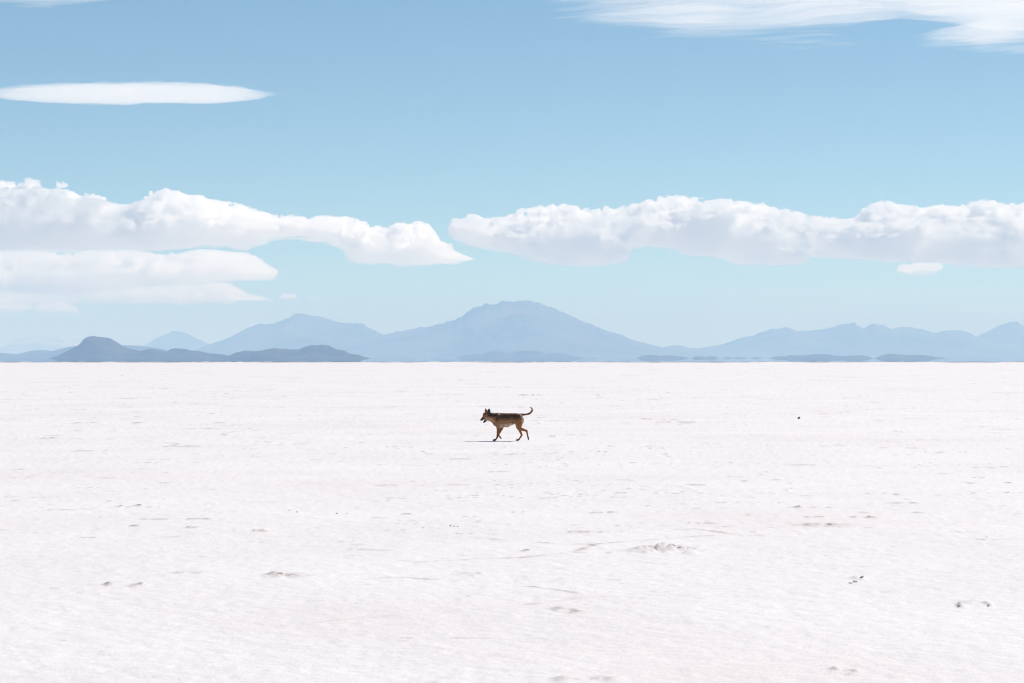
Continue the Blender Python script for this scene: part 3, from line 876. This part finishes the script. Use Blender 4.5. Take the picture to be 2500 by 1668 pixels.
def dog_material():
    m = Mat("short_dog_coat")
    at = m.n("ShaderNodeAttribute", attribute_name="coat")
    tc = m.n("ShaderNodeTexCoord")
    mp = m.n("ShaderNodeMapping"); mp.inputs['Scale'].default_value = (35, 90, 110)
    m.l(tc.outputs['Object'], mp.inputs['Vector'])
    nz = m.n("ShaderNodeTexNoise"); nz.inputs['Scale'].default_value = 1.0; nz.inputs['Detail'].default_value = 4
    m.l(mp.outputs[0], nz.inputs['Vector'])
    c = m.mix(m.ramp(nz.outputs[0], [(0.3, 0.0), (0.7, 1.0)]), (0.72, 0.70, 0.68), (1.25, 1.25, 1.25))
    m.l(m.mix(1.0, at.outputs['Color'], c, 'MULTIPLY'), m.b.inputs['Base Color'])
    m.b.inputs['Roughness'].default_value = 0.6
    m.b.inputs['Specular IOR Level'].default_value = 0.3
    m.b.inputs['Sheen Weight'].default_value = 0.15
    b = m.n("ShaderNodeBump"); b.inputs['Strength'].default_value = 0.5; b.inputs['Distance'].default_value = 0.004
    m.l(nz.outputs[0], b.inputs['Height']); m.l(b.outputs[0], m.b.inputs['Normal'])
    return m.m


def build_dog():
    B = Body((-0.52, -0.2, -0.02), (0.68, 0.2, 0.74), 0.0042)
    # trunk: deep chest, tucked belly, rump
    B.chain([dz(1045, 600, 0, 150), dz(1120, 618, 0, 178), dz(1300, 625, 0, 172), dz(1440, 600, 0, 148), dz(1560, 575, 0, 125), dz(1650, 560, 0, 112)], k=0.03, sy=0.66)
    B.seg(dz(1080, 520, 0), dz(1560, 525, 0), 85 / SC, 82 / SC, 0.03, 0.8)
    B.seg(dz(1090, 700, 0), dz(1300, 715, 0), 100 / SC, 100 / SC, 0.03, 0.7)
    B.seg(dz(1300, 745, 0), dz(1345, 770, 0), 50 / SC, 45 / SC, 0.02, 1.0)
    B.seg(dz(1340, 740, 0), dz(1450, 710, 0), 45 / SC, 35 / SC, 0.02, 1.2)
    # shoulders
    for s in (-1, 1):
        B.chain([dz(1065, 500, s * .055, 55), dz(1030, 640, s * .075, 72), dz(1050, 740, s * .075, 60)], k=0.03, sy=0.8)
    # neck
    B.chain([dz(1040, 570, 0, 140), dz(960, 560, 0, 122), dz(880, 530, 0, 108), dz(800, 490, 0, 80)], k=0.03, sy=0.78)
    B.seg(dz(980, 640, 0), dz(1010, 720, 0), 80 / SC, 70 / SC, 0.03, 0.8)
    # skull, cheeks, throat
    B.seg(dz(770, 470, 0), dz(735, 468, 0), 64 / SC, 62 / SC, 0.02, 1.0)
    B.seg(dz(715, 500, 0), dz(755, 540, 0), 52 / SC, 66 / SC, 0.02, 0.95)
    B.seg(dz(770, 550, 0), dz(830, 570, 0), 66 / SC, 60 / SC, 0.02, 0.85)
    B.seg(dz(690, 500, 0), dz(700, 470, 0), 40 / SC, 45 / SC, 0.02, 1.1)       # brow
    # muzzle and open lower jaw
    B.chain([dz(705, 545, 0, 46), dz(660, 575, 0, 37), dz(625, 612, 0, 30)], k=0.012, sy=0.85)
    B.seg(dz(606, 618, 0), dz(612, 622, 0), 20 / SC, 18 / SC, 0.005, 0.9)
    B.chain([dz(765, 600, 0, 38), dz(722, 640, 0, 31), dz(684, 680, 0, 22)], k=0.012, sy=0.8)
    # ears: hollowed upright cones
    for (bx, by, tx, ty, yb, yt, r, ry) in ((748, 415, 731, 296, .040, .050, 38, 0.55), (820, 415, 830, 300, -.038, -.055, 50, 0.45)):
        B.seg(dz(bx, by, yb), dz((bx + tx) / 2, (by + ty) / 2, (yb + yt) / 2), r / SC, r * .80 / SC, 0.012, ry)
        B.seg(dz((bx + tx) / 2, (by + ty) / 2, (yb + yt) / 2), dz(tx, ty, yt), r * .80 / SC, 5 / SC, 0.008, ry)
    # tail, carried level then curled up
    B.chain([dz(1660, 490, 0, 50), dz(1720, 475, 0, 34), dz(1790, 471, 0, 26), dz(1860, 464, -.004, 24), dz(1925, 448, -.008, 25), dz(1975, 412, -.012, 26), dz(2007, 368, -.014, 25), dz(2013, 330, -.014, 20), dz(1995, 297, -.012, 14), dz(1968, 274, -.008, 9), dz(1940, 258, -.004, 4)], k=0.012)
    # haunches
    for s in (-1, 1):
        B.seg(dz(1650, 560, s * .05), dz(1690, 620, s * .058), 100 / SC, 88 / SC, 0.03, 0.75)
        B.seg(dz(1700, 590, s * .04), dz(1705, 680, s * .045), 72 / SC, 62 / SC, 0.02, 0.8)
    # near hind leg, reaching back on its toes
    y = -.068
    B.chain([dz(1650, 620, y, 98), dz(1640, 720, y, 92), dz(1640, 815, y, 62), dz(1665, 850, y, 48)], k=0.03, sy=0.62)
    B.chain([dz(1650, 845, y, 46), dz(1750, 880, y, 36), dz(1830, 905, y, 27), dz(1858, 922, y, 25)], k=0.02, sy=0.72)
    B.seg(dz(1855, 898, y), dz(1866, 915, y), 16 / SC, 16 / SC, 0.008)
    B.chain([dz(1856, 925, y, 25), dz(1874, 1000, y, 21), dz(1890, 1080, y, 19), dz(1902, 1110, y, 22)], k=0.012, sy=0.9)
    B.seg(dz(1903, 1112, y), dz(1906, 1150, y), 23 / SC, 18 / SC, 0.01, 1.3)
    # far hind leg, planted
    y = .066
    B.chain([dz(1650, 620, y, 95), dz(1640, 740, y, 82), dz(1640, 830, y, 52)], k=0.03, sy=0.62)
    B.chain([dz(1640, 820, y, 50), dz(1668, 900, y, 35), dz(1695, 970, y, 26), dz(1722, 1030, y, 25)], k=0.02, sy=0.75)
    B.chain([dz(1722, 1030, y, 25), dz(1690, 1090, y, 20), dz(1648, 1145, y, 19)], k=0.012, sy=0.9)
    B.chain([dz(1645, 1158, y, 22), dz(1605, 1166, y, 22), dz(1572, 1172, y, 16)], k=0.012, sy=1.35)
    # near fore leg, bearing the weight
    y = -.068
    B.chain([dz(1040, 700, y, 75), dz(1082, 790, y, 55), dz(1082, 850, y, 43), dz(1070, 950, y, 29), dz(1060, 1040, y, 24), dz(1052, 1095, y, 23)], k=0.022, sy=0.72)
    B.chain([dz(1052, 1095, y, 23), dz(1012, 1145, y, 20)], k=0.01, sy=0.95)
    B.chain([dz(1008, 1160, y, 23), dz(970, 1163, y, 25), dz(942, 1170, y, 17)], k=0.01, sy=1.35)
    # far fore leg, folded back in the stride
    y = .066
    B.chain([dz(1110, 710, y, 72), dz(1180, 800, y, 48), dz(1165, 860, y, 38), dz(1125, 945, y, 25), dz(1092, 1005, y, 22)], k=0.022, sy=0.72)
    B.chain([dz(1092, 1005, y, 22), dz(1098, 1055, y, 19), dz(1130, 1090, y, 20)], k=0.01, sy=0.95)
    B.seg(dz(1132, 1092, y), dz(1156, 1125, y), 23 / SC, 17 / SC, 0.01, 1.3)
    # teats
    for (zx, zy, yy) in ((1230, 795, -.062), (1340, 808, -.035), (1365, 742, -.075), (1465, 705, -.07), (1340, 808, .03), (1770, 680, -.02)):
        B.seg(dz(zx, zy - 12, yy), dz(zx, zy + 4, yy * 1.05), 13 / SC, 8 / SC, 0.006)
    o = B.mesh("dog", dog_material())
    me = o.data
    n = len(me.vertices)
    co = np.empty(n * 3, dtype=np.float32); me.vertices.foreach_get("co", co)
    co = co.reshape(-1, 3)
    zx = co[:, 0] * SC + 1200; zy = 1190 - co[:, 2] * SC; yy = co[:, 1]
    rng = np.random.default_rng(3)
    wob = 14 * pnoise2(zx / 40, zy / 40, 401) + 22 * pnoise2(zx / 110, zy / 90, 402)
    col = np.tile(np.array([0.265, 0.100, 0.026]), (n, 1))
    def paint(c, f):
        nonlocal col
        f = np.clip(f, 0, 1)[:, None]
        col = col * (1 - f) + np.array(c) * f
    torso = sstep(990, 1060, zx) * sstep(1640, 1560, zx)
    paint((0.30, 0.15, 0.065), torso * sstep(560, 700, zy) * sstep(900, 800, zy))              # lower flank
    paint((0.48, 0.34, 0.235), sstep(1085, 1140, zx) * sstep(1530, 1490, zx) * sstep(0, 34, zy + wob * .6 - np.interp(zx, [1100, 1250, 1450, 1530], [735, 722, 690, 670])) * sstep(850, 825, zy))   # belly
    sad = sstep(1000, 1080, zx) * sstep(1680, 1590, zx) * sstep(650, 540, zy + wob)
    paint((0.052, 0.026, 0.014), sad * 0.93)                                                  # saddle
    paint((0.045, 0.023, 0.013), sstep(760, 800, zx) * sstep(1080, 1000, zx) * sstep(560, 500, zy + wob * .6))  # nape
    paint((0.075, 0.034, 0.015), 0.7 * sstep(1000, 1030, zx) * sstep(1110, 1070, zx) * sstep(740, 620, zy + wob))  # shoulder
    paint((0.22, 0.075, 0.022), sstep(860, 900, zx) * sstep(1620, 1500, zx) * sstep(462, 440, zy + wob * .3) * 0.55 * (np.abs(yy) < .045))   # rusty topline
    paint((0.40, 0.27, 0.17), np.exp(-((zx - 1095) / 16) ** 2 - ((zy - 455 + (zx - 1095)) / 40) ** 2) * 0.8)       # pale whorl on the withers
    paint((0.075, 0.040, 0.022), sstep(1560, 1600, zx) * sstep(1720, 1660, zx) * sstep(640, 540, zy + wob))          # rump
    paint((0.50, 0.36, 0.25), sstep(1695, 1760, zx + wob * .4) * sstep(500, 560, zy) * sstep(830, 760, zy) * (zx < 1800))   # pale back of the thigh
    paint((0.45, 0.33, 0.23), np.exp(-((zx - 900) / 75) ** 2 - ((zy - 610 + (900 - zx) * .55) / 42) ** 2) * 0.8)   # throat
    paint((0.42, 0.27, 0.15), np.exp(-((zx - 765) / 52) ** 2 - ((zy - 590) / 48) ** 2) * 0.9)                     # cheek
    paint((0.045, 0.024, 0.014), np.exp(-((zx - 735) / 45) ** 2 - ((zy - 440) / 32) ** 2) * 0.85)                  # forehead
    muz = sstep(700, 665, zx + (zy - 560) * .35) * sstep(520, 560, zy) * (zx < 740)
    paint((0.012, 0.010, 0.010), muz)
    jaw = (zx < 748) & (zy > 632 - (zx - 660) * 0.05) & (zx > 650)
    paint((0.012, 0.010, 0.010), jaw * sstep(745, 722, zx + (zy - 650) * .0))
    paint((0.015, 0.012, 0.012), ((zx > 655) & (zx < 722) & (zy > 578) & (zy < 660)) * 0.95)
    paint((0.014, 0.010, 0.009), (zy < 392) * (zx > 786 + (392 - zy) * .1) * (zx < 846) * (yy < 0))                # black near ear
    paint((0.05, 0.028, 0.02), (zy < 330) * (zx > 700) * (zx < 780) * 0.8)
    tail = zx > 1700
    tc_ = np.interp(zx, [1700, 1860, 1930, 1985], [470, 462, 445, 402])
    paint((0.035, 0.022, 0.018), (tail & (zx < 1960) & (zy < tc_ + 6)) * 0.92)
    inner = np.hypot(zx - 1925, zy - 340)
    paint((0.035, 0.022, 0.018), (tail & (zx >= 1960) & (zy < 500)) * sstep(96, 80, inner) * 0.92)
    paint((0.52, 0.36, 0.22), (tail & (zx > 1960) & (zy < 440)) * sstep(84, 96, inner) * 0.85)
    paint((0.19, 0.062, 0.016), sstep(880, 1010, zy) * 0.45)                                                       # redder lower legs
    paint((0.035, 0.02, 0.015), sstep(1118, 1140, zy) * (zx > 1880))
    paint((0.035, 0.02, 0.015), sstep(1085, 1110, zy) * (zx > 1110) * (zx < 1180))
    paint((0.06, 0.035, 0.025), sstep(1160, 1185, zy) * 0.8)
    for (a, b, r) in ((1230, 795, 15), (1465, 695, 24), (1365, 742, 9), (1340, 815, 11), (1770, 682, 12)):
        paint((0.02, 0.015, 0.015), np.exp(-(((zx - a) ** 2 + (zy - b) ** 2) / r ** 2) ** 2) * 0.95)
    at = me.attributes.new("coat", 'FLOAT_COLOR', 'POINT')
    at.data.foreach_set("color", np.concatenate([col, np.ones((n, 1))], 1).astype(np.float32).ravel())
    gx, gy = px_ground(1120 + 1200 / 11.19, 1076.5)
    o.location = (gx, gy, 0.0)
    tag(o, "lean brown dog with dark back and curled tail walking left over the salt", "dog")
    # eyes and nose pad
    def blob(name, c, r, mat, sc=(1, 1, 1)):
        E = Body([c[i] - r * 1.6 for i in range(3)], [c[i] + r * 1.6 for i in range(3)], r / 5)
        E.seg(c, c, r, r, 0.001)
        b = E.mesh(name, mat); b.parent = o
        return b
    em = plain("wet_dark_eye", (0.015, 0.010, 0.008), 0.08, 0.1)
    for s in (-1, 1):
        blob("eye", dz(684, 505, s * .034), 9 / SC, em)
    blob("nose", dz(597, 620, 0), 17 / SC, plain("wet_black_nose", (0.012, 0.011, 0.012), 0.3, 0.2, 60))
    T = Body(dz(640, 700, -.02), dz(760, 590, .02), 0.002)
    T.chain([dz(735, 618, 0, 14), dz(705, 640, 0, 13), dz(692, 656, 0, 8)], k=0.004, sy=1.4)
    t = T.mesh("tongue", plain("damp_tongue", (0.16, 0.07, 0.07), 0.35, 0.15, 40)); t.parent = o
    return o


build_dog()


# ------------------------------------------------------------------ stones
def stone(label, px, py, size, mat, seed, name="stone", squash=(1.0, 0.8, 0.7), tilt=0.0, group=None, cat=None, lift=0.0, extra=()):
    rng = np.random.default_rng(seed)
    n = 26
    v = 2.6 / n
    g = np.arange(-1.3, 1.3 + v, v)
    X, Y, Z = np.meshgrid(g, g, g, indexing='ij')
    ct, st = math.cos(tilt), math.sin(tilt)
    Xr = X * ct + Z * st; Zr = -X * st + Z * ct
    F = 0.9 - np.sqrt((Xr / squash[0]) ** 2 + (Y / squash[1]) ** 2 + (Zr / squash[2]) ** 2)
    for (ex, ey, ez, er) in extra:
        F = np.maximum(F, er - np.sqrt((X - ex) ** 2 + (Y - ey) ** 2 + (Z - ez) ** 2))
    for k in range(7):                      # chipped facets
        d = rng.normal(size=3); d /= np.linalg.norm(d)
        F = np.minimum(F, rng.uniform(.62, .85) * (np.abs(d) @ np.array(squash)) - (X * d[0] + Y * d[1] + Z * d[2]))
    F += 0.10 * gnoise(F.shape, v, 0.55, rng) + 0.05 * gnoise(F.shape, v, 0.22, rng)
    F[0], F[-1] = -1, -1; F[:, 0], F[:, -1] = -1, -1; F[:, :, 0], F[:, :, -1] = -1, -1
    vv, q = surface_nets(F, (g[0],) * 3, (v,) * 3)
    vv = vv * size / 2
    gx, gy = px_ground(px, py)
    base = vv[:, 2].min()
    vv[:, 2] -= base + 0.08 * size
    o = link_mesh(name, vv, q, mat, smooth=True)
    o.location = (gx, gy, lift)
    tag(o, label, cat or name.replace('_', ' '), group)
    return o


M_dark = plain("dark_volcanic_stone", (0.022, 0.022, 0.026), 0.7, 0.3, 30)
M_brown = plain("brown_dirt_clod", (0.13, 0.085, 0.06), 0.9, 0.3, 40)
M_tan = plain("tan_stained_salt", (0.58, 0.42, 0.31), 0.85, 0.25, 40)
M_clod = plain("broken_salt_lump", (0.82, 0.76, 0.72), 0.8, 0.18, 60)
stone("single black stone lying alone on the salt to the right of the dog", 1950.5, 1022.5, 0.098, M_dark, 21, squash=(1.0, .8, .62), tilt=0.45)
dg = "small black pebbles in a short row"
stone("leftmost and largest of three black pebbles in a row below the dog", 1099.6, 1284.5, 0.018, M_dark, 22, name="pebble", group=dg)
stone("middle one of three black pebbles in a row below the dog", 1108.5, 1285, 0.016, M_dark, 23, name="pebble", squash=(1, .8, .5), group=dg)
stone("rightmost and smallest of three black pebbles in a row below the dog", 1117.5, 1286.5, 0.012, M_dark, 24, name="pebble", group=dg)
stone("lone black speck of stone left of the row of three pebbles", 1032.6, 1289, 0.011, M_dark, 25, name="pebble")
cg = "brown dirt clods on the salt"
stone("smaller upper brown clod of the pair left of the middle", 707, 1247.5, 0.020, M_brown, 26, name="dirt_clod", group=cg)
stone("larger lower brown clod of the pair left of the middle", 725, 1251.5, 0.026, M_brown, 27, name="dirt_clod", group=cg, squash=(1, .8, .6))
stone("left dark clod of the pair between the brown pair and the row of pebbles", 822, 1254.5, 0.026, M_brown, 28, name="dirt_clod", group=cg, squash=(1, .8, .5))
stone("right dark clod of the pair between the brown pair and the row of pebbles", 847, 1254.5, 0.022, M_brown, 29, name="dirt_clod", group=cg, squash=(1.2, .8, .45))
stone("tan stained lump of salt on the small white crust heap at the right", 2104, 1415, 0.030, M_tan, 30, name="salt_lump", squash=(1.1, .8, .6), tilt=0.3, lift=0.015)
stone("white lump of salt beside the tan one on the small heap at the right", 2088, 1421, 0.040, M_clod, 31, name="salt_lump", squash=(1.2, .8, .5))
stone("flat white lump of salt at the left foot of the small heap", 2077, 1424, 0.034, M_clod, 32, name="salt_lump", squash=(1.2, .8, .4))
stone("brownish lump of salt near the right edge, left of its pale neighbour", 2340, 1481, 0.024, plain("dusty_salt", (0.45, 0.37, 0.32), 0.85, .2, 40), 33, name="salt_lump")
stone("pale lump of salt nearest the right edge of the view", 2412, 1480, 0.024, plain("pinkish_salt", (0.62, 0.50, 0.46), 0.85, .2, 40), 34, name="salt_lump")
hg = "lumps on the long crust heap right of the middle"
for i, (x, y, s, lab) in enumerate(((1604, 1345, .035, "small lump at the left end of the long crust heap"), (1622, 1339, .05, "second lump from the left on the long crust heap"),
                                    (1641, 1334, .065, "highest lump at the middle of the long crust heap"), (1658, 1340, .05, "lump just right of the highest one on the long crust heap"),
                                    (1677, 1343, .03, "rightmost small lump of the long crust heap"))):
    stone(lab, x, y, s, M_clod, 40 + i, name="salt_lump", squash=(1.3, .9, .5), tilt=0.25 * (i - 2), group=hg, lift=0.002)


# ------------------------------------------------------------------ far off figures on the mirage
def far_person():
    Y = 3900.
    X = (582 - 1250) / FPX * Y
    B = Body((-.5, -.4, -.05), (.5, .4, 1.95), 0.03)
    B.chain([(0, 0, .95, .15), (0, 0, 1.2, .16), (0, 0, 1.42, .17)], k=.05, sy=.7)
    B.seg((-.17, 0, 1.42), (.17, 0, 1.42), .07, .07, .05)
    B.seg((0, 0, 1.45), (0, 0, 1.58), .06, .055, .03)
    B.seg((0, 0, 1.64), (0, 0, 1.70), .10, .095, .02)
    for s in (-1, 1):
        B.chain([(s * .09, 0, .93, .10), (s * .11, .05 * s, .5, .07), (s * .12, .02 * s, .08, .05)], k=.03)
        B.seg((s * .12, .02 * s, .05), (s * .12, .02 * s - .14, .04), .05, .035, .02)
        B.chain([(s * .21, 0, 1.42, .06), (s * .26, .03, 1.13, .045), (s * .25, -.05, .88, .04)], k=.03)
    m = plain("dark_clothes", (0.03, 0.032, 0.045), .8, .2)
    o = B.mesh("person", m)
    o.location = (X, Y, .08)
    tag(o, "tiny dark upright figure far off in front of the long dark hill", "person")


def far_truck():
    Y = 3900.
    X = (611 - 1250) / FPX * Y
    r = empty("off_road_vehicle", (X, Y, .08))
    tag(r, "tiny pale off road vehicle with dark windows far off right of the tiny figure", "vehicle")
    white = plain("white_car_paint", (0.72, 0.70, 0.68), .35, .05)
    glass = plain("dark_car_glass", (0.015, 0.017, 0.02), .1, .05)
    rub = plain("tyre_rubber", (0.02, 0.02, 0.02), .8, .1)

    def loft(name, secs, mat):
        """secs: (y, half width, z0, z1, top half width)"""
        V = []; Fq = []
        for (y, w, z0, z1, wt) in secs:
            V += [(-w, y, z0), (w, y, z0), (w, y, z0 + (z1 - z0) * .7), (wt, y, z1), (-wt, y, z1), (-w, y, z0 + (z1 - z0) * .7)]
        for i in range(len(secs) - 1):
            for k in range(6):
                a = i * 6 + k; b = i * 6 + (k + 1) % 6
                Fq.append((a, b, b + 6, a + 6))
        n = (len(secs) - 1) * 6
        me = bpy.data.meshes.new(name)
        me.from_pydata(V, [], Fq + [tuple(range(5, -1, -1)), tuple(range(n, n + 6))])
        me.materials.append(mat)
        o = bpy.data.objects.new(name, me); COL.objects.link(o); o.parent = r
        return o
    loft("body", [(-2.3, .80, .50, .92, .72), (-2.1, .92, .42, 1.05, .84), (-.9, .94, .40, 1.16, .88), (2.0, .94, .42, 1.18, .88), (2.3, .86, .5, 1.1, .8)], white)
    loft("window", [(-.95, .82, 1.17, 1.22, .8), (-.45, .84, 1.17, 1.74, .74), (1.95, .84, 1.17, 1.74, .74), (2.2, .82, 1.17, 1.25, .78)], glass)
    loft("roof_rack", [(-.3, .70, 1.745, 1.86, .68), (1.8, .70, 1.745, 1.86, .68)], rub)
    for sx in (-1, 1):
        for sy in (-1.45, 1.4):
            V = []; Fq = []
            for k in range(20):
                th = k * math.pi / 10
                for dx in (-.12, .12):
                    V.append((sx * .84 + dx, sy + .38 * math.cos(th), .38 + .38 * math.sin(th)))
            for k in range(20):
                a = 2 * k; b = 2 * ((k + 1) % 20)
                Fq.append((a, b, b + 1, a + 1))
            me = bpy.data.meshes.new("wheel")
            me.from_pydata(V, [], Fq + [tuple(range(0, 40, 2)), tuple(range(39, 0, -2))])
            me.materials.append(rub)
            o = bpy.data.objects.new("wheel", me); COL.objects.link(o); o.parent = r


far_person()
far_truck()
